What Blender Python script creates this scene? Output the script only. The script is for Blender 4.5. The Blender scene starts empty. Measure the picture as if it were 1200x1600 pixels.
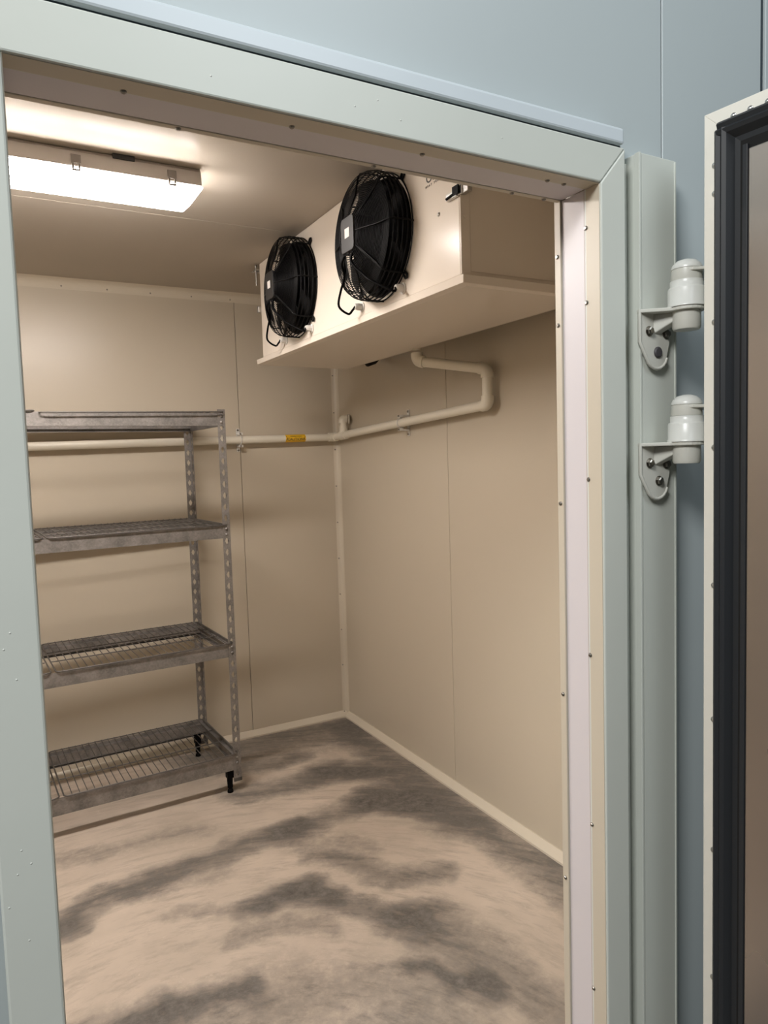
import bpy, bmesh, math, random
from mathutils import Vector, Matrix, noise
random.seed(7)
C = bpy.context.scene.collection
SC = bpy.context.scene

# ------------------------------------------------------------------ camera, world, light, exposure
def look_basis(yaw, pitch, roll):
    cy, sy = math.cos(yaw), math.sin(yaw)
    f = Vector((-sy*math.cos(pitch), cy*math.cos(pitch), math.sin(pitch)))
    r = Vector((cy, sy, 0)); u = r.cross(f)
    return (r*math.cos(roll)+u*math.sin(roll), -r*math.sin(roll)+u*math.cos(roll), f)
cd = bpy.data.cameras.new('camera'); cam = bpy.data.objects.new('camera', cd); C.objects.link(cam)
cr, cu, cf = look_basis(-.503311847, -.0721335203, -.0309463662)
m = Matrix.Identity(4)
for i in range(3):
    m[i][0] = cr[i]; m[i][1] = cu[i]; m[i][2] = -cf[i]
m.translation = (0, 0, 1.5)
cam.matrix_world = m
cd.sensor_fit = 'HORIZONTAL'; cd.sensor_width = 36; cd.lens = 36*1118.26/1200; cd.clip_start = .02
SC.camera = cam

w = bpy.data.worlds.new('hall_ambience'); SC.world = w; w.use_nodes = True
nt = w.node_tree; nt.nodes.clear()
tc = nt.nodes.new('ShaderNodeTexCoord'); sx = nt.nodes.new('ShaderNodeSeparateXYZ')
rp = nt.nodes.new('ShaderNodeValToRGB'); bg = nt.nodes.new('ShaderNodeBackground'); wo = nt.nodes.new('ShaderNodeOutputWorld')
mr = nt.nodes.new('ShaderNodeMapRange'); mr.inputs['From Min'].default_value = -1; mr.inputs['From Max'].default_value = 1
nt.links.new(tc.outputs['Generated'], sx.inputs[0]); nt.links.new(sx.outputs['Z'], mr.inputs['Value'])
nt.links.new(mr.outputs[0], rp.inputs[0]); nt.links.new(rp.outputs[0], bg.inputs[0]); nt.links.new(bg.outputs[0], wo.inputs[0])
e = rp.color_ramp.elements
e[0].position = .45; e[0].color = (.10, .085, .07, 1)
e[1].position = .75; e[1].color = (.50, .60, .66, 1)
bg.inputs[1].default_value = .04

def area(name, loc, target, sxy, power, col):
    l = bpy.data.lights.new(name, 'AREA'); l.shape = 'RECTANGLE'; l.size, l.size_y = sxy; l.energy = power; l.color = col
    o = bpy.data.objects.new(name, l); C.objects.link(o); o.location = loc
    o.rotation_euler = (Vector(target)-Vector(loc)).to_track_quat('-Z', 'Y').to_euler(); return o
area('hall_skylight', (1.30, -1.4, 4.0), (.9, 1.0, 1.5), (1.3, 1.9), 50, (.88, .955, 1.0))
area('hall_lamp', (-1.9, -.75, 3.7), (1.0, .95, 1.2), (1.0, 1.0), 128, (.97, .975, .96))

SC.view_settings.view_transform = 'Standard'; SC.view_settings.look = 'None'
SC.view_settings.gamma = 1; SC.view_settings.use_curve_mapping = False
SC.view_settings.exposure = 0.0
LAMP = 66.0
LAMP_COL = (1.0, .925, .875)

# ------------------------------------------------------------------ materials
def mat(name, col, rough=.5, metal=0., bump=0., bscale=200., vary=0., vscale=3., spec=.5, coat=0., emit=None):
    m = bpy.data.materials.new(name); m.use_nodes = True
    nt = m.node_tree; b = nt.nodes['Principled BSDF']
    b.inputs['Base Color'].default_value = (*col, 1); b.inputs['Roughness'].default_value = rough
    b.inputs['Metallic'].default_value = metal; b.inputs['Specular IOR Level'].default_value = spec
    b.inputs['Coat Weight'].default_value = coat; b.inputs['Coat Roughness'].default_value = .12
    tc = nt.nodes.new('ShaderNodeTexCoord')
    if vary:
        n = nt.nodes.new('ShaderNodeTexNoise'); n.inputs['Scale'].default_value = vscale; n.inputs['Detail'].default_value = 4
        nt.links.new(tc.outputs['Object'], n.inputs['Vector'])
        mx = nt.nodes.new('ShaderNodeMix'); mx.data_type = 'RGBA'
        mx.inputs['A'].default_value = (*[c*(1-vary) for c in col], 1); mx.inputs['B'].default_value = (*[min(1, c*(1+vary)) for c in col], 1)
        nt.links.new(n.outputs['Fac'], mx.inputs['Factor']); nt.links.new(mx.outputs['Result'], b.inputs['Base Color'])
        r2 = nt.nodes.new('ShaderNodeMapRange'); r2.inputs['To Min'].default_value = rough*.85; r2.inputs['To Max'].default_value = min(1, rough*1.15)
        nt.links.new(n.outputs['Fac'], r2.inputs['Value']); nt.links.new(r2.outputs[0], b.inputs['Roughness'])
    if bump:
        n2 = nt.nodes.new('ShaderNodeTexNoise'); n2.inputs['Scale'].default_value = bscale; n2.inputs['Detail'].default_value = 3
        nt.links.new(tc.outputs['Object'], n2.inputs['Vector'])
        bp = nt.nodes.new('ShaderNodeBump'); bp.inputs['Strength'].default_value = bump; bp.inputs['Distance'].default_value = .002
        nt.links.new(n2.outputs['Fac'], bp.inputs['Height']); nt.links.new(bp.outputs[0], b.inputs['Normal'])
    if emit:
        b.inputs['Emission Color'].default_value = (*emit[0], 1); b.inputs['Emission Strength'].default_value = emit[1]
    return m
M = {
 'room_wall': mat('cream_coated_steel', (.54, .475, .375), .32, bump=.06, bscale=8, vary=.03, vscale=1.5),
 'room_ceiling': mat('ceiling_coated_steel', (.47, .42, .355), .20, bump=0, vary=.02, spec=.38),
 'cove': mat('cream_plastic_cove', (.60, .535, .43), .4),
 'joint': mat('joint_sealant', (.30, .26, .20), .7),
 'facade': mat('grey_green_coated_steel', (.455, .505, .515), .42, bump=.05, bscale=6, vary=.03, vscale=2),
 'facade_dark': mat('dark_joint', (.03, .045, .055), .6),
 'frame': mat('pale_frame_paint', (.60, .625, .575), .38, bump=.10, bscale=25, vary=.04, vscale=4),
 'frame_trim': mat('ivory_aluminium', (.55, .495, .40), .4),
 'reveal': mat('white_reveal_panel', (.63, .595, .615), .4),
 'flashing': mat('bluish_flashing', (.60, .66, .70), .35, vary=.03, vscale=8),
 'evap': mat('white_powder_coat', (.74, .665, .575), .21, bump=.01, bscale=30, spec=.15),
 'pvc': mat('white_plastic_pipe', (.74, .69, .58), .32),
 'black': mat('black_plastic', (.0022, .0022, .0025), .55, spec=.08),
 'black_wire': mat('black_coated_wire', (.003, .003, .0035), .45, spec=.15),
 'dark_depth': mat('painted_dark_depth', (.004, .004, .004), .9),  # flat black that stands in for unlit depth
 'plate': mat('dark_grey_motor_plate', (.022, .021, .021), .5),
 'sticker': mat('white_sticker', (.70, .66, .62), .5),
 'steel': mat('zinc_steel', (.55, .54, .52), .32, metal=1.0),
 'bolt': mat('aged_bolt_steel', (.30, .28, .25), .28, metal=1.0),
 'gasket': mat('dark_rubber_gasket', (.022, .024, .027), .5, spec=.3),
 'leaf_trim': mat('ivory_leaf_trim', (.82, .79, .71), .35, vary=.02),
 'leaf_panel': mat('brushed_steel_panel', (.34, .30, .265), .28, metal=.8, bump=.05, bscale=12, vary=.06),
 'hinge': mat('light_grey_hinge_plastic', (.60, .595, .54), .35),
 'hinge_cap': mat('white_hinge_plastic', (.68, .685, .65), .3),
 'plug': mat('dark_grey_plug', (.06, .055, .06), .55),
 'yellow': mat('yellow_label', (.80, .47, .02), .5),
 'ink': mat('black_ink', (.02, .02, .02), .6),
 'housing': mat('grey_lamp_housing', (.50, .46, .43), .45),
 'diffuser': mat('lit_diffuser', (.9, .9, .9), .4, emit=(LAMP_COL, LAMP)),
 'gland': mat('white_cable_gland', (.70, .68, .64), .4),
}
M['room_ceiling'].node_tree.nodes['Principled BSDF'].inputs['IOR'].default_value = 1.06
def galvanised():
    m = bpy.data.materials.new('mottled_galvanised_steel'); m.use_nodes = True; nt = m.node_tree; b = nt.nodes['Principled BSDF']
    tc = nt.nodes.new('ShaderNodeTexCoord')
    v = nt.nodes.new('ShaderNodeTexVoronoi'); v.inputs['Scale'].default_value = 160; nt.links.new(tc.outputs['Object'], v.inputs['Vector'])
    n = nt.nodes.new('ShaderNodeTexNoise'); n.inputs['Scale'].default_value = 14; n.inputs['Detail'].default_value = 5; nt.links.new(tc.outputs['Object'], n.inputs['Vector'])
    sp = nt.nodes.new('ShaderNodeSeparateColor'); nt.links.new(v.outputs['Color'], sp.inputs[0])
    ad = nt.nodes.new('ShaderNodeMath'); ad.operation = 'MULTIPLY_ADD'; ad.inputs[1].default_value = .18
    nt.links.new(sp.outputs[0], ad.inputs[0]); nt.links.new(n.outputs['Fac'], ad.inputs[2])
    r = nt.nodes.new('ShaderNodeValToRGB'); r.color_ramp.elements[0].position = .3; r.color_ramp.elements[0].color = (.15, .14, .13, 1)
    r.color_ramp.elements[1].position = .85; r.color_ramp.elements[1].color = (.33, .305, .285, 1)
    nt.links.new(ad.outputs[0], r.inputs[0]); nt.links.new(r.outputs[0], b.inputs['Base Color'])
    b.inputs['Metallic'].default_value = .55; b.inputs['Roughness'].default_value = .5
    return m
M['galv'] = galvanised()
M['wire'] = mat('dull_zinc_wire', (.13, .12, .11), .5, metal=.6)

# ------------------------------------------------------------------ mesh helpers
class MB:
    def __init__(s): s.v = []; s.f = []; s.sm = []
    def add(s, vs, fs, smooth=False):
        k = len(s.v); s.v += [tuple(v) for v in vs]; s.f += [tuple(i+k for i in f) for f in fs]; s.sm += [smooth]*len(fs); return s
    def box(s, a, b):
        x0, y0, z0 = [min(p, q) for p, q in zip(a, b)]; x1, y1, z1 = [max(p, q) for p, q in zip(a, b)]
        return s.add([(x0,y0,z0),(x1,y0,z0),(x1,y1,z0),(x0,y1,z0),(x0,y0,z1),(x1,y0,z1),(x1,y1,z1),(x0,y1,z1)],
                     [(0,3,2,1),(4,5,6,7),(0,1,5,4),(1,2,6,5),(2,3,7,6),(3,0,4,7)])
    def prism(s, pts, axis, a, b):            # polygon in the two other axes, extruded along axis
        def P(p, t):
            return {'x': (t, p[0], p[1]), 'y': (p[0], t, p[1]), 'z': (p[0], p[1], t)}[axis]
        n = len(pts); vs = [P(p, a) for p in pts]+[P(p, b) for p in pts]
        return s.add(vs, [tuple(range(n))[::-1], tuple(range(n, 2*n))]+[(i, (i+1) % n, n+(i+1) % n, n+i) for i in range(n)])
    def tube(s, pts, r, n=8, closed=False, cap=True):
        pts = [Vector(p) for p in pts]; N = len(pts); rings = []; up = None
        for i, p in enumerate(pts):
            a = pts[(i-1) % N] if (closed or i > 0) else p; b = pts[(i+1) % N] if (closed or i < N-1) else p
            t = (b-a).normalized()
            if up is None:
                up = Vector((0, 0, 1)) if abs(t.z) < .9 else Vector((1, 0, 0))
            x = (up-t*up.dot(t)); x = x.normalized() if x.length > 1e-6 else t.orthogonal().normalized(); up = x
            y = t.cross(x); rr = r[i] if isinstance(r, (list, tuple)) else r
            rings.append([p+(x*math.cos(2*math.pi*k/n)+y*math.sin(2*math.pi*k/n))*rr for k in range(n)])
        vs = [v for R in rings for v in R]; fs = []
        for i in range(N if closed else N-1):
            j = (i+1) % N
            for k in range(n): fs.append((i*n+k, i*n+(k+1) % n, j*n+(k+1) % n, j*n+k))
        s.add(vs, fs, True)
        if cap and not closed: s.add(rings[0], [tuple(range(n))[::-1]]); s.add(rings[-1], [tuple(range(n))])
        return s
    def lathe(s, c, prof, axis=(0, 0, 1), n=24, smooth=True):   # prof: (radius, height along axis)
        c = Vector(c); A = Vector(axis).normalized(); x = A.orthogonal().normalized(); y = A.cross(x); vs = []; fs = []
        for r, h in prof:
            for k in range(n): vs.append(c+A*h+(x*math.cos(2*math.pi*k/n)+y*math.sin(2*math.pi*k/n))*max(r, 1e-5))
        for i in range(len(prof)-1):
            for k in range(n): fs.append((i*n+k, i*n+(k+1) % n, (i+1)*n+(k+1) % n, (i+1)*n+k))
        s.add(vs, fs, smooth); m = len(prof)
        s.add(vs[:n], [tuple(range(n))[::-1]]); s.add(vs[(m-1)*n:], [tuple(range(n))]); return s
    def mesh(s, name):
        me = bpy.data.meshes.new(name); me.from_pydata(s.v, [], s.f)
        me.polygons.foreach_set('use_smooth', s.sm); me.validate(); me.update()
        bm = bmesh.new(); bm.from_mesh(me); bmesh.ops.recalc_face_normals(bm, faces=bm.faces); bm.to_mesh(me); bm.free()
        return me
    def build(s, name, m, parent=None, bevel=0, seg=2):
        me = s.mesh(name); me.materials.append(m); o = bpy.data.objects.new(name, me); C.objects.link(o)
        if parent: o.parent = parent
        if bevel:
            b = o.modifiers.new('bevel', 'BEVEL'); b.width = bevel; b.segments = seg; b.limit_method = 'ANGLE'; b.angle_limit = math.radians(40)
        return o
def inst(src, name, parent, loc=(0, 0, 0), rot=None):
    o = bpy.data.objects.new(name, src.data); C.objects.link(o); o.parent = parent; o.location = loc
    if rot: o.rotation_euler = rot
    for md in src.modifiers:
        b = o.modifiers.new(md.name, md.type)
        if md.type == 'BEVEL': b.width = md.width; b.segments = md.segments; b.limit_method = md.limit_method; b.angle_limit = md.angle_limit
    return o
def thing(name, label, cat, loc=(0, 0, 0), group=None, rz=0):
    o = bpy.data.objects.new(name, None); o.empty_display_size = .1; C.objects.link(o); o.location = loc; o.rotation_euler = (0, 0, rz)
    o['label'] = label; o['category'] = cat
    if group: o['group'] = group
    return o
def tag(o, label, cat, group=None):
    o['label'] = label; o['category'] = cat
    if group: o['group'] = group
    return o
def structure(o, label, cat=None):
    o['kind'] = 'structure'; o['label'] = label
    if cat: o['category'] = cat
    return o
def copy_tree(o, parent=None):
    c = o.copy(); C.objects.link(c)
    if parent: c.parent = parent
    for ch in o.children: copy_tree(ch, c)
    return c
def text(body, size, m, name, parent, loc, xdir, updir, depth=.0004, space=1.0):
    cu = bpy.data.curves.new(name, 'FONT'); cu.body = body; cu.size = size; cu.extrude = depth; cu.space_character = space
    cu.align_x = 'CENTER'; cu.align_y = 'CENTER'
    o = bpy.data.objects.new(name, cu); C.objects.link(o); dg = bpy.context.evaluated_depsgraph_get()
    me = bpy.data.meshes.new_from_object(o.evaluated_get(dg)); bpy.data.objects.remove(o); bpy.data.curves.remove(cu)
    me.materials.clear(); me.materials.append(m)
    o = bpy.data.objects.new(name, me); C.objects.link(o)
    X = Vector(xdir).normalized(); Y = Vector(updir).normalized(); Z = X.cross(Y)
    mm = Matrix((X, Y, Z)).transposed().to_4x4(); mm.translation = Vector(loc)
    me.transform(mm); o.parent = parent
    return o

# ------------------------------------------------------------------ room shell
XL, XR, YF, YB, H = -1.25, 1.78, 1.112, 3.758, 2.402
OX0, OX1, OZ = .045, 1.030, 2.003          # doorway
YO = 1.045                                  # outer skin of the front wall
T = .012

# floors with hand-placed grey smears, dark strokes and wall-side bands on worn concrete
STROKES = [  # points (x, y) in metres on the floor, half width, darkness
 ([(.108,2.497),(.254,2.609),(.479,2.636),(.688,2.64),(.826,2.698),(1.024,2.691)], .055, .62),
 ([(.395,2.595),(.628,2.543)], .06, .35),
 ([(1.024,2.691),(1.204,2.703),(1.403,2.688),(1.482,2.638)], .07, .55),
 ([(1.38,2.70),(1.50,2.62)], .07, .75),
 ([(.442,2.395),(.667,2.311),(.738,2.295)], .035, .35),
 ([(.738,2.295),(.891,2.243),(.964,2.155),(1.068,2.01),(1.164,1.924)], .055, .65),
 ([(.83,2.26),(.93,2.21)], .05, .6),
 ([(1.164,1.924),(1.177,1.794),(1.21,1.661),(1.25,1.515),(1.255,1.366),(1.26,1.1)], .08, .5),
 ([(.924,3.115),(1.181,3.078),(1.446,3.072)], .08, .55), ([(1.36,3.09),(1.5,3.02)], .09, .7),
 ([(1.446,3.072),(1.552,2.92),(1.55,2.572),(1.602,2.326)], .08, .40),
 ([(1.48,2.72),(1.55,2.6)], .08, .5),
 ([(1.0,3.36),(1.291,3.352)], .05, .5),  # dark stroke to the right of the shelving foot
 ([(.984,2.42),(1.108,2.309),(1.182,2.183),(1.361,2.119)], .05, .55), ([(1.0,2.55),(1.2,2.42)], .06, .35),
 ([(1.02,1.76),(1.059,1.711),(1.08,1.608),(1.147,1.577)], .035, .75),
 ([(.275,1.94),(.425,1.939),(.565,1.911)], .04, .6), ([(.30,1.86),(.687,1.83),(.834,1.767),(.941,1.591)], .11, .40),
 ([(.637,2.173),(.835,2.076)], .04, .4),
 ([(1.70,3.6),(1.69,3.0),(1.68,2.4),(1.69,1.7),(1.69,1.1)], .085, .60),  # broad dark band along the right wall
 ([(.9,3.70),(1.3,3.66),(1.76,3.62)], .12, .55), ([(.9,3.5),(1.6,3.45)], .14, .30),  # broad dark bands along the back wall
 ([(-.2,2.9),(.2,2.95),(.7,2.90)], .05, .30), ([(-1.2,2.2),(-.6,2.45),(.108,2.497)], .06, .5),
 ([(.55,1.5),(.9,1.35)], .12, .45), ([(-.8,1.7),(-.2,2.0),(.275,1.94)], .08, .4),
]
def seg_d(p, a, b):
    ab = b-a; t = max(0, min(1, (p-a).dot(ab)/max(ab.length_squared, 1e-9))); return (p-a-ab*t).length
def smear_band(x, y):
    n1 = noise.noise(Vector((x*4, y*4, 0)))*.06+noise.noise(Vector((x*13, y*13, 3)))*.03
    n2 = noise.noise(Vector((x*4, y*4, 9)))*.06+noise.noise(Vector((x*13, y*13, 7)))*.03
    p = Vector((x+n1, y+n2)); k = 0
    for pts, w_, d_ in STROKES:
        b = min(seg_d(p, Vector(pts[i]), Vector(pts[i+1])) for i in range(len(pts)-1))
        if b < w_*2.2:
            s_ = max(0, 1-(b/(w_*2.0))**1.5); k = 1-(1-k)*(1-d_*s_)
    return k
def concrete():
    m = bpy.data.materials.new('worn_concrete'); m.use_nodes = True; nt = m.node_tree; b = nt.nodes['Principled BSDF']; L = nt.links
    tc = nt.nodes.new('ShaderNodeTexCoord')
    def ns(scale, detail=5, rough=.6, vec=None):
        n = nt.nodes.new('ShaderNodeTexNoise'); n.inputs['Scale'].default_value = scale; n.inputs['Detail'].default_value = detail; n.inputs['Roughness'].default_value = rough
        L.new(vec or tc.outputs['Object'], n.inputs['Vector']); return n
    def mixc(f, A, B):
        x = nt.nodes.new('ShaderNodeMix'); x.data_type = 'RGBA'; L.new(f, x.inputs['Factor'])
        for k, q in (('A', A), ('B', B)):
            if isinstance(q, tuple): x.inputs[k].default_value = (*q, 1)
            else: L.new(q, x.inputs[k])
        return x.outputs['Result']
    def ramp(f, a, b_):
        r = nt.nodes.new('ShaderNodeMapRange'); r.inputs['From Min'].default_value = a; r.inputs['From Max'].default_value = b_; L.new(f, r.inputs['Value']); return r.outputs[0]
    # trowel strokes run round a centre near the doorway
    off = nt.nodes.new('ShaderNodeVectorMath'); off.operation = 'SUBTRACT'; off.inputs[1].default_value = (.35, 1.2, 0); L.new(tc.outputs['Object'], off.inputs[0])
    sp = nt.nodes.new('ShaderNodeSeparateXYZ'); L.new(off.outputs[0], sp.inputs[0])
    ln = nt.nodes.new('ShaderNodeVectorMath'); ln.operation = 'LENGTH'; L.new(off.outputs[0], ln.inputs[0])
    at = nt.nodes.new('ShaderNodeMath'); at.operation = 'ARCTAN2'; L.new(sp.outputs[1], at.inputs[0]); L.new(sp.outputs[0], at.inputs[1])
    cb = nt.nodes.new('ShaderNodeCombineXYZ'); L.new(at.outputs[0], cb.inputs[0])
    m8 = nt.nodes.new('ShaderNodeMath'); m8.operation = 'MULTIPLY'; m8.inputs[1].default_value = 3.2; L.new(ln.outputs['Value'], m8.inputs[0]); L.new(m8.outputs[0], cb.inputs[1])
    streak = ns(7, 8, .72, cb.outputs[0])
    big = ns(2.2, 5); fine = ns(26, 6, .75); speck = ns(170, 3, .7)
    c0 = mixc(ramp(big.outputs['Fac'], .35, .65), (.43, .36, .29), (.56, .465, .38))
    c1 = mixc(ramp(streak.outputs['Fac'], .30, .52), (.35, .295, .24), c0)
    c2 = mixc(ramp(fine.outputs['Fac'], .60, .80), c1, (.64, .55, .46))
    at2 = nt.nodes.new('ShaderNodeAttribute'); at2.attribute_name = 'smear_band'
    mm = nt.nodes.new('ShaderNodeMath'); mm.operation = 'MULTIPLY_ADD'
    dm = nt.nodes.new('ShaderNodeMath'); dm.operation = 'SUBTRACT'; L.new(fine.outputs['Fac'], dm.inputs[0]); dm.inputs[1].default_value = .5
    L.new(dm.outputs[0], mm.inputs[0]); mm.inputs[1].default_value = 1.0; L.new(at2.outputs['Fac'], mm.inputs[2])
    sd_ = nt.nodes.new('ShaderNodeMath'); sd_.operation = 'SUBTRACT'; L.new(streak.outputs['Fac'], sd_.inputs[0]); sd_.inputs[1].default_value = .5
    mm2 = nt.nodes.new('ShaderNodeMath'); mm2.operation = 'MULTIPLY_ADD'; L.new(sd_.outputs[0], mm2.inputs[0]); mm2.inputs[1].default_value = 1.3; L.new(mm.outputs[0], mm2.inputs[2])
    gate = nt.nodes.new('ShaderNodeMath'); gate.operation = 'MULTIPLY'; gate.use_clamp = True
    L.new(ramp(mm2.outputs[0], .05, .70), gate.inputs[0]); L.new(ramp(at2.outputs['Fac'], .0, .25), gate.inputs[1])
    dark = mixc(ramp(fine.outputs['Fac'], .36, .66), mixc(ramp(streak.outputs['Fac'], .35, .65), (.045, .04, .035), (.10, .087, .074)), (.19, .17, .15))
    c3 = mixc(gate.outputs[0], c2, dark)
    c4 = mixc(ramp(speck.outputs['Fac'], .72, .82), c3, (.60, .54, .46))
    L.new(c4, b.inputs['Base Color'])
    rr = nt.nodes.new('ShaderNodeMapRange'); rr.inputs['To Min'].default_value = .38; rr.inputs['To Max'].default_value = .7; L.new(fine.outputs['Fac'], rr.inputs['Value']); L.new(rr.outputs[0], b.inputs['Roughness'])
    bp = nt.nodes.new('ShaderNodeBump'); bp.inputs['Strength'].default_value = .25; bp.inputs['Distance'].default_value = .003
    L.new(fine.outputs['Fac'], bp.inputs['Height']); L.new(bp.outputs[0], b.inputs['Normal'])
    return m
M['concrete'] = concrete()
def floor_mesh(x0, x1, y0, y1, step, name):
    nx = int((x1-x0)/step)+1; ny = int((y1-y0)/step)+1; vs = []; fs = []
    for j in range(ny+1):
        for i in range(nx+1): vs.append((x0+(x1-x0)*i/nx, y0+(y1-y0)*j/ny, 0))
    for j in range(ny):
        for i in range(nx):
            a = j*(nx+1)+i; fs.append((a, a+1, a+nx+2, a+nx+1))
    k = len(vs); vs += [(x0, y0, -.05), (x1, y0, -.05), (x1, y1, -.05), (x0, y1, -.05)]; fs.append((k+3, k+2, k+1, k))
    me = bpy.data.meshes.new(name); me.from_pydata(vs, [], fs); me.materials.append(M['concrete'])
    a = me.attributes.new('smear_band', 'FLOAT', 'POINT'); a.data.foreach_set('value', [smear_band(v[0], v[1]) if v[2] == 0 else 0. for v in vs])
    o = bpy.data.objects.new(name, me); C.objects.link(o); return o
structure(floor_mesh(XL-.06, XR+.06, YO, YB+.06, .015, 'floor'), 'worn concrete floor of the cold room with grey swirling smears')
M['hall_floor'] = mat('dark_hall_floor', (.14, .125, .11), .6, vary=.1)
hf = structure(floor_mesh(-4, 5, -5, YO, .12, 'floor'), 'concrete floor outside the cold room doorway'); hf.data.materials[0] = M['hall_floor']

def wall_panels(parent, kind, spans, u0, u1, fixed, inward, m, name='wall_panel'):
    """spans: joint positions along the wall; each panel is a slab with a recessed joint beside it"""
    g = .0012
    for a, b in zip(spans[:-1], spans[1:]):
        q = MB()
        if kind == 'x': q.box((a+g, fixed, u0), (b-g, fixed+inward*T, u1))
        elif kind == 'y': q.box((fixed, a+g, u0), (fixed+inward*T, b-g, u1))
        else: q.box((u0, a+g, fixed), (u1, b-g, fixed+inward*T))
        q.build(name, m, parent, bevel=.0012, seg=1)
wb = structure(MB().box((XL-.06, YB+T, 0), (XR+.06, YB+.07, H+.08)).build('wall_back', M['joint']), 'cream insulated panel wall at the back of the cold room')
wall_panels(wb, 'x', [XL, .045, 1.199, XR], 0, H, YB+T, -1, M['room_wall'])
wr = structure(MB().box((XR+T, YO+.004, 0), (XR+.07, YB+T, H+.08)).build('wall_right', M['joint']), 'cream insulated panel wall on the right, under the cooling unit')
wall_panels(wr, 'y', [YF, 1.483, 2.635, YB], 0, H, XR+T, -1, M['room_wall'])
wl = structure(MB().box((XL-.07, YO+.004, 0), (XL-T, YB+T, H+.08)).build('wall_left', M['joint']), 'cream panel wall on the left of the cold room')
wall_panels(wl, 'y', [YF, 1.483, 2.635, YB], 0, H, XL-T, 1, M['room_wall'])
ce = structure(MB().box((XL-T, YO+.004, H+T), (XR+T, YB+T, H+.08)).build('ceiling', M['joint']), 'glossy cream panel ceiling of the cold room')
wall_panels(ce, 'z', [YF, 1.53, 2.682, YB], XL, XR, H+T, -1, M['room_ceiling'], 'ceiling_panel')

# front wall: core with inner skin, outer facade panels
wf = MB()
Z1 = 3.1
for a, b in (((XL-T, YO+.012, 0), (OX0-.02, YF, H)), ((OX1+.02, YO+.012, 0), (XR+T, YF, H)), ((OX0-.02, YO+.012, OZ+.02), (OX1+.02, YF, H))): wf.box(a, b)
wf = structure(wf.build('wall_front', M['room_wall']), 'grey green panel wall around the cold room doorway')
back = MB()
back.box((-2.6, YO+.008, H+.08), (3.6, YO+.05, Z1)); back.box((XR+.07, YO+.008, 0), (3.6, YO+.05, H+.08)); back.box((-2.6, YO+.008, 0), (XL-.07, YO+.05, H+.08))
back.build('panel_core', M['facade_dark'], wf)
def facade(x0, x1, z0, z1):
    MB().box((x0+.001, YO-.004, z0), (x1-.001, YO+.010, z1)).build('wall_panel', M['facade'], wf, bevel=.0015, seg=1)
facade(-2.6, -1.05, 0, Z1)
q = MB().prism([(-1.049, 0), (OX0-.02, 0), (OX0-.02, OZ+.02), (.099, OZ+.02), (.099, Z1), (-1.049, Z1)], 'y', YO-.004, YO+.010); q.build('wall_panel', M['facade'], wf)
q = MB().prism([(.101, OZ+.02), (OX1+.02, OZ+.02), (OX1+.02, 0), (1.2475, 0), (1.2475, Z1), (.101, Z1)], 'y', YO-.004, YO+.010); q.build('wall_panel', M['facade'], wf, bevel=.0015, seg=1)
facade(1.2495, 1.573, 0, Z1); facade(1.588, 3.6, 0, Z1)
MB().box((1.573, YO+.002, 0), (1.588, YO+.009, Z1)).build('joint_strip', M['facade_dark'], wf)

# ------------------------------------------------------------------ coves and skirting
def strip(name, pts, axis, a, b, label, m=M['cove']):
    return structure(MB().prism(pts, axis, a, b).build(name, m), label)
def cove_pts(cx, cz, sx_, sz_, w_=.045, bow=.35):   # profile hugging a corner
    out = [(cx, cz)]
    for i in range(7):
        t = i/6; x = w_*(1-t); z = w_*t
        k = math.sin(t*math.pi)*w_*bow*.5
        out.append((cx+sx_*(x-k*0+0-k), cz+sz_*(z-k)))
    return out
tb = strip('trim_1', cove_pts(YB, H, -1, -1), 'x', XL, XR, 'cream cove strip between the back wall and the ceiling')
scr = MB().lathe((0, 0, 0), [(.004, 0), (.004, .0012), (.002, .0022)], (0, -1, -.3), 8).build('screw', M['bolt'], tb); scr.location = (.155, YB-.0145, H-.0335)
for k in range(1, 13): inst(scr, 'screw', tb, (.155-1.27+k*.204+.25, YB-.0145, H-.0335))
strip('trim_2', cove_pts(XR, H, -1, -1), 'y', YF, YB-.046, 'cream cove strip between the right wall and the ceiling')
cv = structure(MB().prism(cove_pts(XR, YB, -1, -1, .030), 'z', 0, H-.046).build('trim_3', M['cove']), 'vertical cream cove strip in the back right corner')
s3 = MB().lathe((0, 0, 0), [(.004, 0), (.004, .0015), (.002, .0025)], (-.4, -1, 0), 8).build('screw', M['bolt'], cv); s3.location = (XR-.024, YB-.0085, .03)
for k in range(1, 11): inst(s3, 'screw', cv, (XR-.024, YB-.0085, .10+k*.21))
def skirt(name, axis, a, b, fx, sgn, label):
    pts = [(fx, 0), (fx+sgn*.030, 0), (fx+sgn*.030, .008), (fx+sgn*.006, .033), (fx, .033)]
    strip(name, pts, axis, a, b, label)
skirt('baseboard_back', 'x', XL+.03, XR, YB, -1, 'low cream chamfered skirting strip along the back wall')
skirt('baseboard_right', 'y', YF, YB-.03, XR, -1, 'low cream chamfered skirting strip along the right wall')
skirt('baseboard_left', 'y', YF, YB, XL, 1, 'low cream chamfered skirting strip along the left wall')

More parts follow.
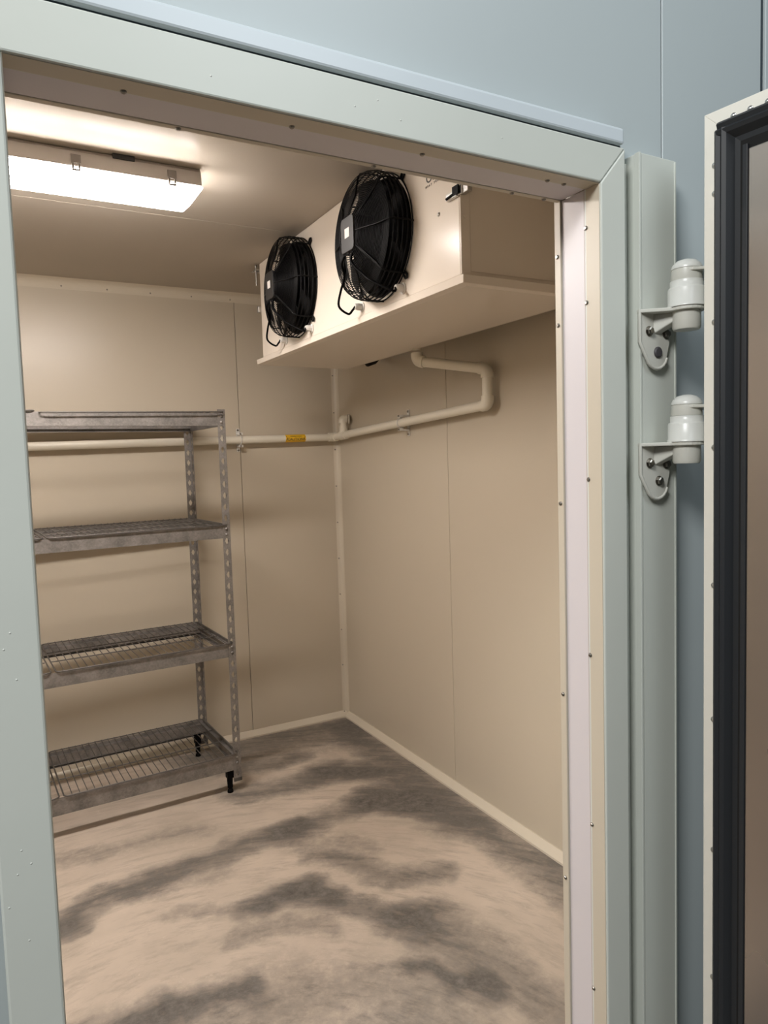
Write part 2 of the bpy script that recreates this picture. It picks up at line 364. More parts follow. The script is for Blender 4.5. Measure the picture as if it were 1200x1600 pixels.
# ------------------------------------------------------------------ door frame (outer faces, reveals, inner trims, screws)
FR = thing('trim_4', 'pale grey green metal frame around the open doorway', 'door frame', (OX1, 1.0, 0)); FR['kind'] = 'structure'
del FR['category']
def fpart(q, name, m, bevel=.0015):
    o = q.build(name, m, FR, bevel=bevel); o.matrix_parent_inverse = Matrix.Translation(-Vector(FR.location)); return o
FW = .064; F0 = .996; F1 = YO-.005
fpart(MB().prism([(OX1, 0), (OX1+FW, 0), (OX1+FW, OZ+.072), (OX1, OZ)], 'y', F0, F1), 'frame_jamb', M['frame'], .003)
fpart(MB().prism([(OX0-FW, 0), (OX0, 0), (OX0, OZ), (OX0-FW, OZ+.072)], 'y', F0, F1), 'frame_jamb', M['frame'], .003)
fpart(MB().prism([(OX0, OZ), (OX1, OZ), (OX1+FW, OZ+.072), (OX0-FW, OZ+.072)], 'y', F0, F1), 'frame_header', M['frame'], .003)
# dark shadow gap and bluish flashing above the header
fpart(MB().box((OX0-FW, F0+.012, OZ+.0725), (OX1+FW, F1, OZ+.080)), 'header_gap', M['facade_dark'], 0)
fpart(MB().prism([(F1, OZ+.080), (F0+.002, OZ+.080), (F0+.002, OZ+.108), (F0+.012, OZ+.112), (F1, OZ+.112)], 'x', OX0-FW, OX1+FW), 'header_flashing', M['flashing'], .004)
# reveals: ivory outer strip, white panel, ivory inner trim with a lip
fpart(MB().box((OX1, F1+.0005, 0), (OX1+.018, 1.040, OZ)), 'reveal_backing', M['frame_trim'], 0)
def reveal(sgn, x):
    fpart(MB().box((x+sgn*.0004, F0+.004, 0), (x-sgn*.0012, 1.034, OZ-.001)), 'reveal_strip', M['frame_trim'], .0005)
    fpart(MB().box((x+sgn*.0005, 1.0345, 0), (x+sgn*.018, 1.1005, OZ-.001)), 'reveal_panel', M['reveal'], 0)
    fpart(MB().box((x+sgn*.018, 1.101, 0), (x-sgn*.004, 1.118, OZ+.006)).box((x+sgn*.040, 1.1125, 0), (x+sgn*.002, 1.118, OZ+.006)), 'reveal_lip', M['frame_trim'], .001)
reveal(1, OX1); reveal(-1, OX0)
fpart(MB().box((OX0, F0+.004, OZ-.0012), (OX1, 1.034, OZ+.0004)), 'header_strip', M['frame_trim'], .0005)
fpart(MB().box((OX0, 1.0345, OZ+.0005), (OX1, 1.1005, OZ+.018)), 'header_panel', M['reveal'], 0)
fpart(MB().box((OX0-.004, 1.101, OZ-.001), (OX1+.004, 1.113, OZ+.018)), 'header_lip', M['frame_trim'], .001)
sj = MB().lathe((0, 0, 0), [(.0045, 0), (.0045, .001), (.0025, .003)], (-1, 0, 0), 10).build('screw', M['bolt'], FR); sj.location = (-.0012, .034, 1.93)
sl = MB().lathe((0, 0, 0), [(.0045, 0), (.0045, .001), (.0025, .003)], (0, 0, -1), 10).build('screw', M['bolt'], FR); sl.location = (-.06, .030, OZ-.0012)
for z in (1.79, 1.45, 1.1, .75, .4, .1): inst(sj, 'screw', FR, (-.0012, .034, z))
for z in (1.895, 1.76, 1.40, 1.0, .6, .2): inst(sj, 'screw', FR, (-.004, .110, z))
for x in (.10, .37, .60, .84): inst(sl, 'screw', FR, (-x, .030, OZ-.0012))
for x in (.04, .12, .42, .75): inst(sl, 'screw', FR, (-x, .107, OZ-.001))

bl = MB()
for x_, z_ in ((.010, 1.92), (-.006, 1.86), (.012, 1.30), (.004, 1.28), (.016, 1.24), (.008, 1.02), (.018, 1.00), (.002, .99), (-.010, .95), (.010, .90), (.014, .74), (-.002, .72), (.010, .70), (.52, 2.035), (.60, 2.030), (.56, 2.052), (.30, 2.030), (.80, 2.040)):
    bl.lathe((x_, F0+.0004, z_), [(.0017, 0), (.0014, .0005), (.0006, .0009)], (0, -1, 0), 8)
o_ = fpart(bl, 'paint_droplets', M['frame'], 0); o_['kind'] = 'stuff'

# hinge board: tall channel fixed beside the frame
BX0, BX1, BY, BZ = 1.135, 1.238, 1.0, 2.077
hb = MB().box((BX0, BY, 0), (BX1, YO-.0045, BZ)).build('trim_5', M['frame'], None, bevel=.002)
structure(hb, 'tall pale grey hinge board fixed to the wall right of the doorway')
MB().box((BX0-.0015, BY-.002, 0), (BX0+.004, BY+.010, BZ)).build('edge_strip', M['frame'], hb, bevel=.0008)
MB().box((BX1-.003, BY-.0015, 0), (BX1+.0015, BY+.010, BZ-.002)).build('edge_strip', M['frame'], hb, bevel=.0008)
MB().box((OX1+FW+.0005, YO-.016, 0), (BX0-.0005, YO-.0045, BZ-.012)).build('gap_filler', M['frame'], hb, bevel=.001)

# ------------------------------------------------------------------ open door leaf
LA = math.radians(6.9)
LZ0, LZ1 = .012, 2.110
LD = thing('door_1', 'open insulated door leaf with black gasket, hinged right of the doorway', 'door', (1.188, .895, 0), rz=LA)
LD['kind'] = 'structure'; del LD['category']
# local frame: leaf inner face is x=0, leaf runs towards -y, body towards +x
WL = 1.08
MB().box((.004, -WL, LZ0), (.10, 0, LZ1)).build('leaf_core', M['frame'], LD, bevel=.002)
MB().prism([(0, LZ0), (0, LZ1), (-.030, LZ1-.030), (-.030, LZ0)], 'x', -.0015, .004).build('edge_trim', M['leaf_trim'], LD, bevel=.0008)
MB().prism([(0, LZ1), (-WL, LZ1), (-WL+.03, LZ1-.030), (-.030, LZ1-.030)], 'x', -.0015, .004).build('edge_trim', M['leaf_trim'], LD, bevel=.0008)
MB().prism([(-WL, LZ0), (-WL, LZ1), (-WL+.030, LZ1-.030), (-WL+.030, LZ0)], 'x', -.0015, .004).build('edge_trim', M['leaf_trim'], LD, bevel=.0008)
# gasket: ribbed rubber profile
gp = [(-.026, 0), (-.024, -.010), (-.029, -.015), (-.036, -.012), (-.041, -.017), (-.048, -.014), (-.053, -.008), (-.058, -.002), (-.070, 0), (-.070, .003), (-.026, .003)]
g = MB(); g.prism([(x_, y_) for y_, x_ in gp], 'z', LZ0+.02, LZ1-.040)
g.build('gasket', M['gasket'], LD)
g = MB(); g.prism([(x_, LZ1-.002+y_) for y_, x_ in gp], 'y', -WL+.03, -.030); g.build('gasket', M['gasket'], LD)
MB().box((-.0005, -WL+.04, LZ0), (.0035, -.058, LZ1-.058)).build('dark_recess_slab', M['dark_depth'], LD)  # flat slab, the darkness of the recess is put into its colour
ip = MB().box((-.006, -WL+.085, LZ0), (.003, -.0835, LZ1-.088)).build('inner_panel', M['leaf_panel'], LD, bevel=.002)
MB().box((-.009, -.0835, LZ0), (.003, -.0745, LZ1-.080)).build('panel_edging', M['gasket'], LD, bevel=.001)
sd = MB().lathe((0, 0, 0), [(.0058, 0), (.0058, .0012), (.004, .0038), (.001, .0048)], (-1, 0, 0), 12).build('screw', M['steel'], LD); sd.location = (-.0015, -.021, 2.015)
for z in (1.965, 1.735, 1.505, 1.245, .985, .725, .465, .2): inst(sd, 'screw', LD, (-.0015, -.021, z))
for y in (.055, .085, .115, .25, .45, .65, .9): inst(sd, 'screw', LD, (-.0015, -y, LZ1-.022))

# ------------------------------------------------------------------ hinges
def make_hinge(zc, label, plug):
    """zc: top of the bracket shelf plate; wall bracket sits on the hinge board front (y=BY)"""
    t = thing('door_hinge', label, 'hinge', (1.168, BY, zc), group='lift-off door hinges on the board beside the doorway')
    PX, PY, R_ = .034, -.055, .034           # barrel axis relative to the thing
    y0 = -.0020
    # back plate with a rounded lower point
    pts = [(-.043, 0), (-.043, -.062)]
    for i in range(9):
        a = math.pi*1.13+i*(math.pi*.78)/8; pts.append((.004+.030*math.cos(a), -.082+.030*math.sin(a)))
    pts += [(.041, -.062), (.041, 0)]
    MB().prism(pts, 'y', y0, y0-.008).build('back_plate', M['hinge'], t, bevel=.002)
    # rim around the plate
    MB().tube([(x_, y0-.007, z_) for x_, z_ in pts[:11]], .0035, 6).build('plate_rim', M['hinge'], t)
    # shelf plate reaching to the barrel
    sh = [(-.044, y0), (.042, y0), (PX+R_, PY+.004)]
    for i in range(13):
        a = -i*math.pi/12*1.05; sh.append((PX+R_*math.cos(a), PY+R_*math.sin(a)))
    sh += [(-.044, y0-.010)]
    MB().prism(sh, 'z', -.007, 0).build('shelf_plate', M['hinge'], t, bevel=.0015)
    # gusset rib under the shelf
    MB().add([(-.006, y0-.007, -.045), (.014, y0-.007, -.045), (-.006, y0-.007, -.007), (.014, y0-.007, -.007), (PX-.014, PY+.01, -.007), (PX+.010, PY+.01, -.007), (PX-.014, PY+.01, -.020), (PX+.010, PY+.01, -.020)],
             [(0, 1, 3, 2), (2, 3, 5, 4), (0, 6, 7, 1), (4, 5, 7, 6), (0, 2, 4, 6), (1, 7, 5, 3)]).build('gusset', M['hinge'], t, bevel=.002)
    # barrel stack
    MB().lathe((PX, PY, 0), [(.024, -.042), (.026, -.038), (.026, -.007)], n=32).build('lower_socket', M['hinge'], t)
    MB().lathe((PX, PY, 0), [(.036, 0), (.036, .004), (.0345, .005), (.0345, .034), (.033, .037), (.0305, .038), (.0305, .050)], n=32).build('barrel', M['hinge_cap'], t)
    bc = MB().lathe((PX, PY, 0), [(.028, .0505), (.029, .054), (.0275, .072)], n=32).build('upper_socket', M['hinge'], t)
    MB().lathe((PX, PY, 0), [(.0285, .072), (.0285, .075), (.026, .081), (.018, .088), (.008, .091), (.001, .0915)], n=32).build('barrel_cap', M['hinge_cap'], t)
    # leaf arm: plate from upper socket into the leaf edge, behind the leaf corner
    arm = [(PX+.004, PY-.042), (PX-.016, PY-.027), (PX-.020, PY-.018), (PX+.02, PY+.010), (.085, -.030), (.125, -.030), (.125, -.0995), (.070, -.0995)]
    MB().prism(arm, 'z', .064, .070).build('leaf_arm', M['hinge'], t, bevel=.0015)
    MB().box((.040, -.104, .030), (.115, -.096, .105)).build('leaf_plate', M['hinge'], t, bevel=.002)
    def bolt(x_, z_, y_):
        MB().lathe((x_, y_, z_), [(.010, 0), (.010, .0012)], (0, -1, 0), 20).lathe((x_, y_, z_), [(.0078, .0012), (.0078, .0065), (.0055, .008)], (0, -1, 0), 6, False).build('bolt', M['bolt'], t)
    yb = y0-.008
    bolt(-.018, -.040, yb); bolt(.030, -.043, yb)
    if plug: MB().lathe((.006, yb, -.080), [(.011, 0), (.011, .002), (.008, .004)], (0, -1, 0), 20).build('hole_plug', M['plug'], t)['label'] = 'dark grey plastic plug'
    else: bolt(.008, -.076, yb)
    MB().lathe((.085, -.090, .118), [(.006, 0), (.006, .007)], (-1, 0, 0), 6, False).box((.068, -.0975, .106), (.075, -.092, .13)).build('leaf_bolt', M['bolt'], t)
    return t
make_hinge(1.776, 'upper pale plastic door hinge with dark plug, above its twin', True)
make_hinge(1.518, 'lower pale plastic door hinge with three steel bolts', False)

# ------------------------------------------------------------------ ceiling light
lt = thing('ceiling_light', 'long white strip light glowing under the cold room ceiling', 'light', (-.03, 2.305, H))
MB().prism([(-.074, 0), (.074, 0), (.084, -.012), (.088, -.054), (-.088, -.054), (-.084, -.012)], 'x', -.66, .655).build('housing', M['housing'], lt, bevel=.004)
X0, X1 = -.665, .660
d = MB(); 
sec = [(-.084, -.0545), (.084, -.0545), (.083, -.060), (.076, -.084), (-.076, -.084), (-.083, -.060)]
ins = [0, 0, .003, .028, .028, .003]
vs = [(X0+k, a, b) for (a, b), k in zip(sec, ins)]+[(X1-k, a, b) for (a, b), k in zip(sec, ins)]
d.add(vs, [tuple(range(6))[::-1], tuple(range(6, 12))]+[(i, (i+1) % 6, 6+(i+1) % 6, 6+i) for i in range(6)])
d.build('diffuser', M['diffuser'], lt, bevel=.004)
M['clip'] = mat('dull_clip_steel', (.20, .175, .155), .5)
ck = MB().box((-.012, -.0890, -.034), (.012, -.079, -.022)).box((-.013, -.0915, -.046), (.013, -.0875, -.022)).box((-.011, -.0915, -.046), (-.006, -.0880, -.066)).box((.006, -.0915, -.046), (.011, -.0880, -.066)).box((-.011, -.0925, -.062), (.011, -.0885, -.067)).build('clip', M['clip'], lt, bevel=.0008)
ck.location = (.30, 0, 0)
for x in (.565, .03, -.25, -.53): inst(ck, 'clip', lt, (x, 0, 0))
for x in (.30, .565, .03, -.25, -.53):
    inst(ck, 'clip', lt, (x, 0, 0), (0, 0, math.pi))
MB().box((.40, -.090, -.014), (.46, -.076, -.001)).build('hanger_bracket', M['plate'], lt)

# ------------------------------------------------------------------ evaporator
EX, EY0, EY1, EZ = 1.131, 1.590, 3.150, 1.962
ev = thing('cooling_unit', 'long cream ceiling cooling unit with two black fans', 'cooling unit', (EX, 2.4, EZ))
def E_(x, y, z): return (x-EX, y-2.4, z-EZ)
hz = EZ+.022
MB().box(E_(EX, EY0+.001, hz), E_(1.56, EY1, H-.001)).build('casing', M['evap'], ev, bevel=.003)
# end cover flange with screws and its folded edge
MB().box(E_(EX+.0005, EY0-.0035, hz+.002), E_(EX+.030, EY0+.0008, H-.003)).build('end_flange', M['evap'], ev, bevel=.001)
MB().box(E_(EX+.0315, EY0-.0015, hz+.012), E_(1.558, EY0+.0008, H-.003)).build('end_panel', M['evap'], ev, bevel=.001)
# drip tray: shallow pan, sloping a little to the rear, upturned rim
TX1 = 1.60; TY0, TY1 = 1.578, 3.226
def zt(x): return EZ-.006*(x-EX)/(TX1-EX)*0-(.004 if x > EX+.4 else 0)
tr = MB()
c8 = [E_(EX-.002, TY0, EZ), E_(TX1, TY0, EZ-.004), E_(TX1, TY1, EZ-.004), E_(EX-.002, TY1, EZ)]
o8 = [E_(EX-.004, TY0-.004, EZ+.021), E_(TX1, TY0-.004, EZ+.021), E_(TX1, TY1+.003, EZ+.021), E_(EX-.004, TY1+.003, EZ+.021)]
mid = [E_(EX+.10, TY0+.08, EZ-.016), E_(TX1-.10, TY0+.08, EZ-.018), E_(TX1-.10, TY1-.08, EZ-.018), E_(EX+.10, TY1-.08, EZ-.016)]
mid = [E_(EX+.02, TY0+.015, EZ-.0045), E_(TX1-.02, TY0+.015, EZ-.0075), E_(TX1-.02, TY1-.015, EZ-.0075), E_(EX+.02, TY1-.015, EZ-.0045)]
tr.add(c8+o8+mid, [(4, 5, 6, 7), (0, 4, 7, 3), (0, 1, 5, 4), (1, 2, 6, 5), (2, 3, 7, 6), (0, 8, 9, 1), (1, 9, 10, 2), (2, 10, 11, 3), (3, 11, 8, 0), (8, 11, 10, 9)])
tr.build('drip_tray', M['evap'], ev, bevel=.001)
MB().tube([E_(1.585, 2.555, EZ+.01), E_(1.585, 2.555, EZ-.012)], .018, 16).build('drain_outlet', M['pvc'], ev)
# latch at the near end, rivet, small rear latch and hanger
la = MB().box(E_(EX-.003, 1.548, 2.188), E_(EX+.012, 1.5825, 2.212)).box(E_(EX-.006, 1.570, 2.188), E_(EX-.0005, 1.605, 2.214)).box(E_(EX-.010, 1.590, 2.186), E_(EX-.0005, 1.640, 2.204)).build('toggle_latch', M['steel'], ev, bevel=.002)
MB().box(E_(EX-.0135, 1.578, 2.190), E_(EX-.009, 1.604, 2.212)).tube([E_(EX-.011, 1.60, 2.194), E_(EX-.013, 1.632, 2.190)], .0035, 8).build('latch_lever', M['black'], la)
MB().lathe(E_(EX-.0002, 1.688, 2.170), [(.006, 0), (.005, .002), (.001, .003)], (-1, 0, 0), 12).build('rivet', M['steel'], ev)
MB().lathe(E_(EX+.014, EY0-.0036, 2.135), [(.005, 0), (.004, .002)], (0, -1, 0), 10).build('rivet', M['evap'], ev)
MB().box(E_(EX-.012, 3.1515, 2.186), E_(EX+.010, 3.172, 2.214)).build('toggle_latch', M['steel'], ev, bevel=.002)
MB().lathe(E_(EX-.006, 3.18, 2.370), [(.012, 0), (.012, .003)], (0, 0, 1), 16).lathe(E_(EX-.006, 3.18, 2.34), [(.004, -.03), (.004, H-2.3405)], (0, 0, 1), 10).box(E_(EX-.02, 3.1512, 2.374), E_(EX+.03, 3.21, 2.377)).build('hanger_bolt', M['steel'], ev)
text('OPTI', .040, M['ink'], 'logo', ev, E_(EX-.0006, 1.705, 2.283), (0, -1, 0), (0, 0, 1))
text('HEAT TRANSFER', .0085, M['ink'], 'logo', ev, E_(EX-.0006, 1.697, 2.262), (0, -1, 0), (0, 0, 1), space=1.9)

def make_fan(yc, zc):
    o = E_(EX, yc, zc); R = .190
    P = lambda d, r, a: Vector((-d, r*math.cos(a), r*math.sin(a)))
    f = MB().lathe((0, 0, 0), [(.164, .0006), (.164, .012), (.169, .014), (.176, .006), (.178, .0006)], (-1, 0, 0), 48).build('fan', M['black'], ev); f.location = o
    MB().lathe((0, 0, 0), [(.163, .0010), (.163, .0115)], (-1, 0, 0), 40).build('dark_opening_disc', M['dark_depth'], f)  # solid disc on the casing, black paint for the unlit inside of the fan
    g = MB()
    def ring(d, r, w=.0013, n=60): g.tube([P(d, r, 2*math.pi*k/n) for k in range(n)], w, 5, closed=True)
    prof = lambda r: .078+(.118-.078)*min(1, max(0, (R*.80-r)/(R*.80-.06)))**1.2
    for d_, r_ in ((.004, R), (.020, R), (.036, R), (.052, R*.998), (.066, R*.985)): ring(d_, r_, .0023)
    nr = 27
    for k in range(nr):
        r_ = .052+(R*.955-.052)*k/(nr-1); ring(prof(r_), r_, .0014)
    for k in range(8):
        a = math.pi/8*2*k+math.pi/8*0
        pts = [P(.002, R+.0025, a), P(.058, R+.0025, a), P(.072, R*.985, a), P(.079, R*.93, a), P(prof(.12)+.002, .12, a), P(prof(.05)+.002, .05, a)]
        g.tube(pts, .0028, 6)
        if k % 2:
            for s_ in (-.02, .02): g.tube([P(prof(R*.9)+.001, R*.9, a+s_*.6), P(.118, .05, a+s_*3)], .0016, 5)
            lp = [P(.006, R+.002, a-.03), P(.006, R+.022, a-.035), P(.006, R+.027, a), P(.006, R+.022, a+.035), P(.006, R+.002, a+.03)]
            g.tube(lp, .0035, 6)
    g.build('wire_guard', M['black_wire'], f)
    # motor and blades
    MB().lathe((0, 0, 0), [(.058, .0130), (.062, .030), (.062, .085), (.054, .098), (.050, .108)], (-1, 0, 0), 36).build('motor', M['black'], f)
    for k in range(5):
        a0 = 2*math.pi*k/5+.35; q = MB(); vs = []; fs = []; nr_, na = 6, 7
        for i in range(nr_+1):
            r_ = .060+(.166-.060)*i/nr_; sweep = .25*i/nr_; wd = .68+.08*i/nr_
            for j in range(na+1):
                t = j/na-.5; a = a0+sweep+t*wd*1.35; d_ = .042-t*.048*(.7+.3*(1-i/nr_))+.004*math.cos(t*math.pi)
                vs.append(P(d_, r_, a))
        for i in range(nr_):
            for j in range(na): k0 = i*(na+1)+j; fs.append((k0, k0+1, k0+na+2, k0+na+1))
        b = q.add(vs, fs, True).build('fan_blade', M['black'], f); s_ = b.modifiers.new('thickness', 'SOLIDIFY'); s_.thickness = .002
    # terminal plate with sticker
    rr = .045; pl = []
    for cx_, cy_ in ((.030, .040), (-.030, .040), (-.030, -.040), (.030, -.040)):
        for i in range(4):
            a = math.atan2(cy_, cx_); base = {(1, 1): 0, (-1, 1): 90, (-1, -1): 180, (1, -1): 270}[(1 if cx_ > 0 else -1, 1 if cy_ > 0 else -1)]
            q_ = math.radians(base+i*30); pl.append((cx_+.012*math.cos(q_), cy_+.012*math.sin(q_)))
    pm = MB().prism(pl, 'x', -.108, -.124).build('motor_plate', M['plate'], f, bevel=.002)
    MB().box((-.1248, -.016, -.010), (-.1243, .014, .018)).build('sticker', M['sticker'], f)['label'] = 'small white rating sticker'
    # cables to glands on the casing
    for gy, gz, path in ((.150, -.180, [(-.112, .035, -.050), (-.120, .050, -.075), (-.095, .085, -.105), (-.088, .130, -.140), (-.075, .175, -.178), (-.040, .178, -.200), (-.030, .165, -.190)]),
                         (-.120, -.178, [(-.112, -.02, -.050), (-.120, -.015, -.085), (-.098, -.05, -.130), (-.085, -.08, -.155), (-.045, -.13, -.190), (-.030, -.125, -.185)])):
        pts = [Vector(p) for p in path]+[Vector((-.027, gy, gz))]
        sm = []
        for i in range(len(pts)-1):
            p0 = pts[max(0, i-1)]; p1 = pts[i]; p2 = pts[i+1]; p3 = pts[min(len(pts)-1, i+2)]
            for k in range(5):
                t = k/5; sm.append(.5*((2*p1)+(p2-p0)*t+(2*p0-5*p1+4*p2-p3)*t*t+(3*p1-p0-3*p2+p3)*t**3))
        sm.append(pts[-1])
        MB().tube(sm, .0040, 8).build('cable', M['black'], f)
        MB().lathe((0, gy, gz), [(.017, .0006), (.017, .004)], (-1, 0, 0), 20).lathe((0, gy, gz), [(.012, .004), (.012, .020), (.009, .028)], (-1, 0, 0), 8, False).build('cable_gland', M['gland'], f)['label'] = 'white cable gland'
    return f
make_fan(2.010, 2.193); make_fan(2.705, 2.194)

# ------------------------------------------------------------------ drain pipe
PR = .0205
dp = thing('drain_pipe', 'cream plastic drain pipe running along the back and right walls', 'pipe', (1.73, 3.71, 1.64))
def D_(p): return tuple(Vector(p)-Vector((1.73, 3.71, 1.64)))
def pipe(pts, r=PR, name='pipe', n=16): return MB().tube([D_(p) for p in pts], r, n).build(name, M['pvc'], dp)
def elbow(p, a, b, r=PR*1.22, l=.024):
    p, a, b = Vector(p), Vector(a).normalized(), Vector(b).normalized(); pts = [p+a*(l+.010)]
    for i in range(7):
        t = i/6; pts.append((p+a*l)*(1-t)**2+p*2*t*(1-t)+(p+b*l)*t*t)
    pts.append(p+b*(l+.010)); MB().tube([D_(q) for q in pts], r, 18).build('elbow', M['pvc'], dp)
YP, XP = 3.713, 1.735
zb_ = lambda x: 1.640+(x-1.75)*.0165
cnr = Vector((XP, YP, zb_(XP))); rt = Vector((XP, 2.280, 1.706))
pipe([(XL+.01, YP, zb_(XL))] + [tuple(cnr)])
elbow(cnr, (-1, 0, 0), (0, -1, .046))
pipe([cnr, rt]); elbow(rt, rt*0+(cnr-rt), (0, 0, 1))
up = Vector((XP, 2.280, 1.845)); pipe([rt, up])
dr = Vector((1.585, 2.555, 1.905)); elbow(up, (0, 0, -1), dr-up)
pipe([up, dr]); elbow(dr, up-dr, (0, 0, 1), l=.024)
# tee with open vent stub near the corner
ty = 3.585; tz = 1.640+(3.71-ty)*.046
MB().tube([D_((XP, ty-.035, tz+.0016)), D_((XP, ty+.035, tz-.0016))], PR*1.22, 18).tube([D_((XP, ty, tz)), D_((XP, ty, tz+.050))], PR*1.2, 18).build('tee', M['pvc'], dp)
pipe([(XP, ty, tz+.03), (XP, ty, tz+.075)], PR*.95)
elbow((XP-.004, ty, tz+.088), (0, 0, -1), (1, -.35, 0), PR*1.15, .014)
MB().lathe(D_((XP+.024, ty-.010, tz+.088)), [(.027, 0), (.027, .006)], (1, -.35, 0), 20).build('vent_collar', M['pvc'], dp)
def clamp(c, along, wall):
    al, w_ = Vector(along), Vector(wall); up_ = Vector((0, 0, 1)); c = Vector(c)
    q = MB()
    def bx(c0, a, b, h):
        c0 = Vector(c0); vs = [D_(c0+al*sa*a+w_*sb*b+up_*sc*h) for sa in (-1, 1) for sb in (-1, 1) for sc in (-1, 1)]
        q.add(vs, [(0, 1, 3, 2), (4, 6, 7, 5), (0, 4, 5, 1), (2, 3, 7, 6), (0, 2, 6, 4), (1, 5, 7, 3)])
    bx(c+w_*(.0405), .009, .002, .062)
    bx(c+w_*(.020)+up_*.034, .008, .020, .004); bx(c+w_*.020-up_*.034, .008, .020, .004)
    q.tube([D_(c+(w_*math.cos(t)+up_*math.sin(t))*(PR+.002)) for t in [2*math.pi*k/20 for k in range(20)]], .003, 6, closed=True)
    bx(c-w_*.004+up_*.032, .010, .010, .006); bx(c-w_*.004-up_*.032, .010, .010, .006)
    cl = q.build('pipe_clamp', M['gland'], dp)
    for s_ in (1, -1):
        MB().lathe(D_(c+w_*.0385+up_*s_*.054), [(.006, 0), (.005, .003)], tuple(-w_), 10).build('screw', M['bolt'], cl)
        MB().lathe(D_(c-w_*.014+up_*s_*.032-al*.004), [(.005, 0), (.004, .006)], tuple(-w_), 8).build('screw', M['bolt'], cl)
clamp((1.187, YP, zb_(1.187)), (1, 0, 0), (0, 1, 0))
clamp((XP, 2.955, 1.640+(3.71-2.955)*.046), (0, 1, 0), (1, 0, 0))
clamp((.03, YP, zb_(.03)), (1, 0, 0), (0, 1, 0))
# caution band printed on yellow label round the pipe
cx0, cx1 = 1.437, 1.554; zc_ = zb_(1.495)
q = MB(); n = 20
cs = [(math.radians(-180+360*k/n)) for k in range(n)]
q.tube([D_((cx0, YP, zb_(cx0))), D_((cx1, YP, zb_(cx1)))], PR+.0006, 24, cap=False).build('caution_label', M['yellow'], dp)['label'] = 'yellow caution label'
text('CAUTION!', .021, M['ink'], 'lettering', dp, D_((1.4955, YP-PR-.0012, zc_-.006)), (1, 0, 0), (0, .12, 1))
text('CONDENSATE DRAIN', .0068, M['ink'], 'lettering', dp, D_((1.4955, YP-PR+.0010, zc_+.0098)), (1, 0, 0), (0, .55, 1))
for xx, s_ in ((cx0+.005, 1), (cx1-.005, -1)):
    MB().tube([D_((xx-.002*s_, YP-PR*.9, zc_+.012)), D_((xx+.004*s_, YP-PR-.001, zc_)), D_((xx-.002*s_, YP-PR*.9, zc_-.012))], .0012, 5).build('lettering', M['ink'], dp)
# insulated line behind the unit
lo = MB().tube([(1.62, 3.09, 2.06), (1.63, 3.10, 1.995), (1.665, 3.14, 1.977), (1.72, 3.18, 1.995), (1.765, 3.20, 2.03)], .017, 12).build('insulated_line', M['black'])
tag(lo, 'black insulated tube peeping out behind the cooling unit', 'pipe')

# ------------------------------------------------------------------ shelving
SA = math.radians(2.4); SLEN, SDEP = 1.22, .535
sh = thing('shelving_unit', 'galvanised boltless shelving unit with perforated posts by the back wall', 'shelving', (.937, 3.140, 0), rz=SA)
PW, PZ0, PZ1 = .034, .058, 1.747
def holed(L0, L1, w_, plane, off):
    """perforated strip w_ wide between heights L0 and L1; plane 'x' (faces y) or 'y' (faces x)"""
    q = MB(); pitch = .0495; n = int((L1-L0)/pitch); pitch = (L1-L0)/n; vs = []; fs = []
    for k in range(n):
        zc = L0+(k+.5)*pitch; h = pitch/2; u = w_/2; c = len(vs)
        out = [(-u, -h), (0, -h), (u, -h), (u, 0), (u, h), (0, h), (-u, h), (-u, 0)]
        hole = [(-.0042, -.010), (0, -.0155), (.0042, -.010), (.0085, 0), (.0042, .010), (0, .0155), (-.0042, .010), (-.0085, 0)]
        for a, b in out+hole: vs.append((a, zc+b))
        for i in range(8): j = (i+1) % 8; fs.append((c+i, c+j, c+8+j, c+8+i))
    q.add([((a+off[0]), off[1], b) if plane == 'x' else (off[0], a+off[1], b) for a, b in vs], fs)
    return q
def post(sx_, sy_):   # corner at local (0,0); flanges run in direction sx_, sy_
    q = holed(PZ0+.008, PZ1, PW, 'x', (sx_*PW/2, 0)); q2 = holed(PZ0+.008, PZ1, PW, 'y', (0, sy_*PW/2))
    q.add(q2.v, q2.f); return q
for ix, iy in ((0, 0), (0, 1), (1, 0), (1, 1)):
    sx_, sy_ = (-1, 1)[ix], (1, -1)[iy]
    p = post(-1 if ix == 0 else 1, 1 if iy == 0 else -1).build('post', M['galv'], sh); p.location = (-SLEN*ix, SDEP*iy, 0)
    s_ = p.modifiers.new('thickness', 'SOLIDIFY'); s_.thickness = .002; s_.offset = 0
    k = -1 if ix == 0 else 1; j = 1 if iy == 0 else -1
    MB().box((-k*.002, -j*.002, PZ0-.006), (k*(PW+.001), j*.006, PZ0+.010)).box((-k*.002, -j*.002, PZ0-.006), (k*.006, j*(PW+.001), PZ0+.010)).build('end_cap', M['wire'], p)
    # levelling foot hung inside the corner, standing on the floor
    fo = MB().box((k*.034, j*.006, .070), (k*.064, j*.034, .112)).lathe((k*.049, j*.020, 0), [(.012, .022), (.014, .070)], n=14).lathe((k*.049, j*.020, 0), [(.0135, 0), (.0145, .004), (.012, .014), (.007, .016), (.006, .030)], n=14)
    fo.build('foot', M['black'], p)
LEV = [(1.731, .056), (1.230, .056), (.692, .060), (.178, .072)]
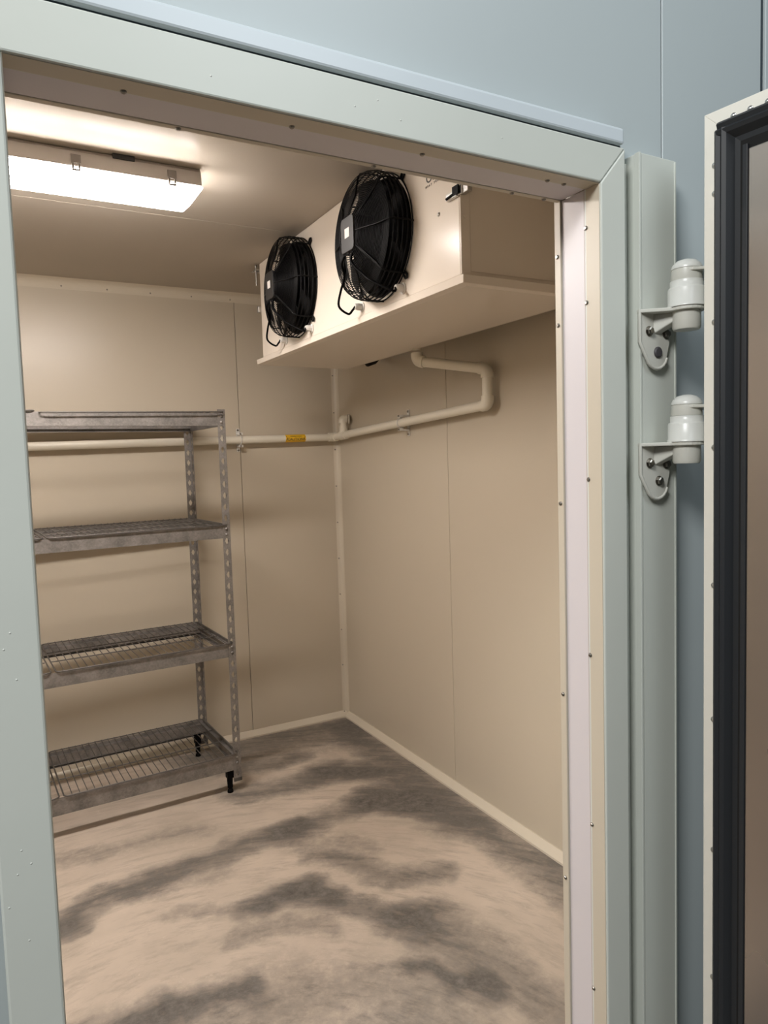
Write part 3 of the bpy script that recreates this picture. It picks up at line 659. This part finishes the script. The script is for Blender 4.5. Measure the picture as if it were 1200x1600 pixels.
for zt_, hh in LEV:
    i0, i1 = .0025, SLEN-.0025
    for yy, s_ in ((0, 1), (SDEP, -1)):   # long beams: C section
        y_ = yy+s_*.0015
        q = MB().box((-i1+PW*.0, y_, zt_-hh), (-i0, y_+s_*.002, zt_)).box((-i1, y_+s_*.002, zt_-.016), (-i0, y_+s_*.024, zt_-.014)).box((-i1, y_+s_*.002, zt_-hh), (-i0, y_+s_*.016, zt_-hh+.002))
        q.box((-i1, y_+s_*.022, zt_-hh*.75), (-i0, y_+s_*.024, zt_-.016))
        q.build('long_beam', M['galv'], sh)
    for xx, s_ in ((0, -1), (-SLEN, 1)):
        x_ = xx+s_*.0015
        q = MB().box((x_, .006, zt_-hh), (x_+s_*.002, SDEP-.006, zt_)).box((x_+s_*.002, .026, zt_-.016), (x_+s_*.022, SDEP-.026, zt_-.014)).box((x_+s_*.002, .018, zt_-hh), (x_+s_*.014, SDEP-.018, zt_-hh+.002))
        q.build('end_beam', M['galv'], sh)
        for yy, t_ in ((0, -1), (SDEP, 1)):   # rivets through the post slots
            for dz in (-.014, -.040):
                MB().lathe((xx+s_*.017, yy+t_*.001, zt_+dz), [(.0068, 0), (.006, .0028), (.002, .0040)], (0, t_, 0), 12).build('rivet', M['galv'], sh)

# wire mats: two per level, each lying on the beams
PWID = .735
def make_mat(x0, x1, label, loc, rot=(0, 0, 0)):
    t = thing('wire_shelf_mat', label, 'wire shelf', loc, group='wire mats on the shelving unit'); t.rotation_euler = rot
    w_ = x1-x0; y0_, y1_ = -.006, SDEP+.002; r = .0032; c = .018; pts = []
    for cx_, cy_, b in ((w_-c, y0_+c, -90), (w_-c, y1_-c, 0), (c, y1_-c, 90), (c, y0_+c, 180)):
        for i in range(5): a = math.radians(b+i*22.5); pts.append((cx_+c*math.cos(a), cy_+c*math.sin(a), 0))
    MB().tube(pts, r, 8, closed=True).build('rim_wire', M['wire'], t)
    for yy in (.19, .36): MB().tube([(.004, yy, -.004), (w_-.004, yy, -.004)], .0028, 6).build('support_wire', M['wire'], t)
    n = int(w_/.0285); proto = None
    for k in range(1, n):
        x_ = w_*k/n
        if proto is None:
            proto = MB().tube([(0, y0_+.001, .0005), (0, y0_+.012, .0028), (0, y1_-.012, .0028), (0, y1_-.001, .0042)], .0020, 5).build('cross_wire', M['wire'], t); proto.location = (x_, 0, 0)
        else: inst(proto, 'cross_wire', t, (x_, 0, 0))
    return t
names = ['top', 'second', 'third', 'bottom']
rot0 = Matrix.Rotation(SA, 4, 'Z')
for (zt_, hh), nm in zip(LEV, names):
    for part, (lx0, lx1) in (('right', (-PWID-.012, -.012)), ('left', (-SLEN+.008, -PWID-.030))):
        q = Vector((.937, 3.140, 0))+rot0 @ Vector((lx0, 0, 0)); z_ = zt_+.0036
        rx = ry = 0; rz = SA
        if nm == 'top' and part == 'right': q += rot0 @ Vector((0, -.016, 0)); rx = .022; ry = -.011; z_ -= .008
        lab = {'right': f'long wire mat filling the right of the {nm} shelf', 'left': f'short wire mat on the {nm} shelf, cut off by the doorway'}[part]
        make_mat(lx0, lx1, lab, (q.x, q.y, z_), (rx, ry, rz))
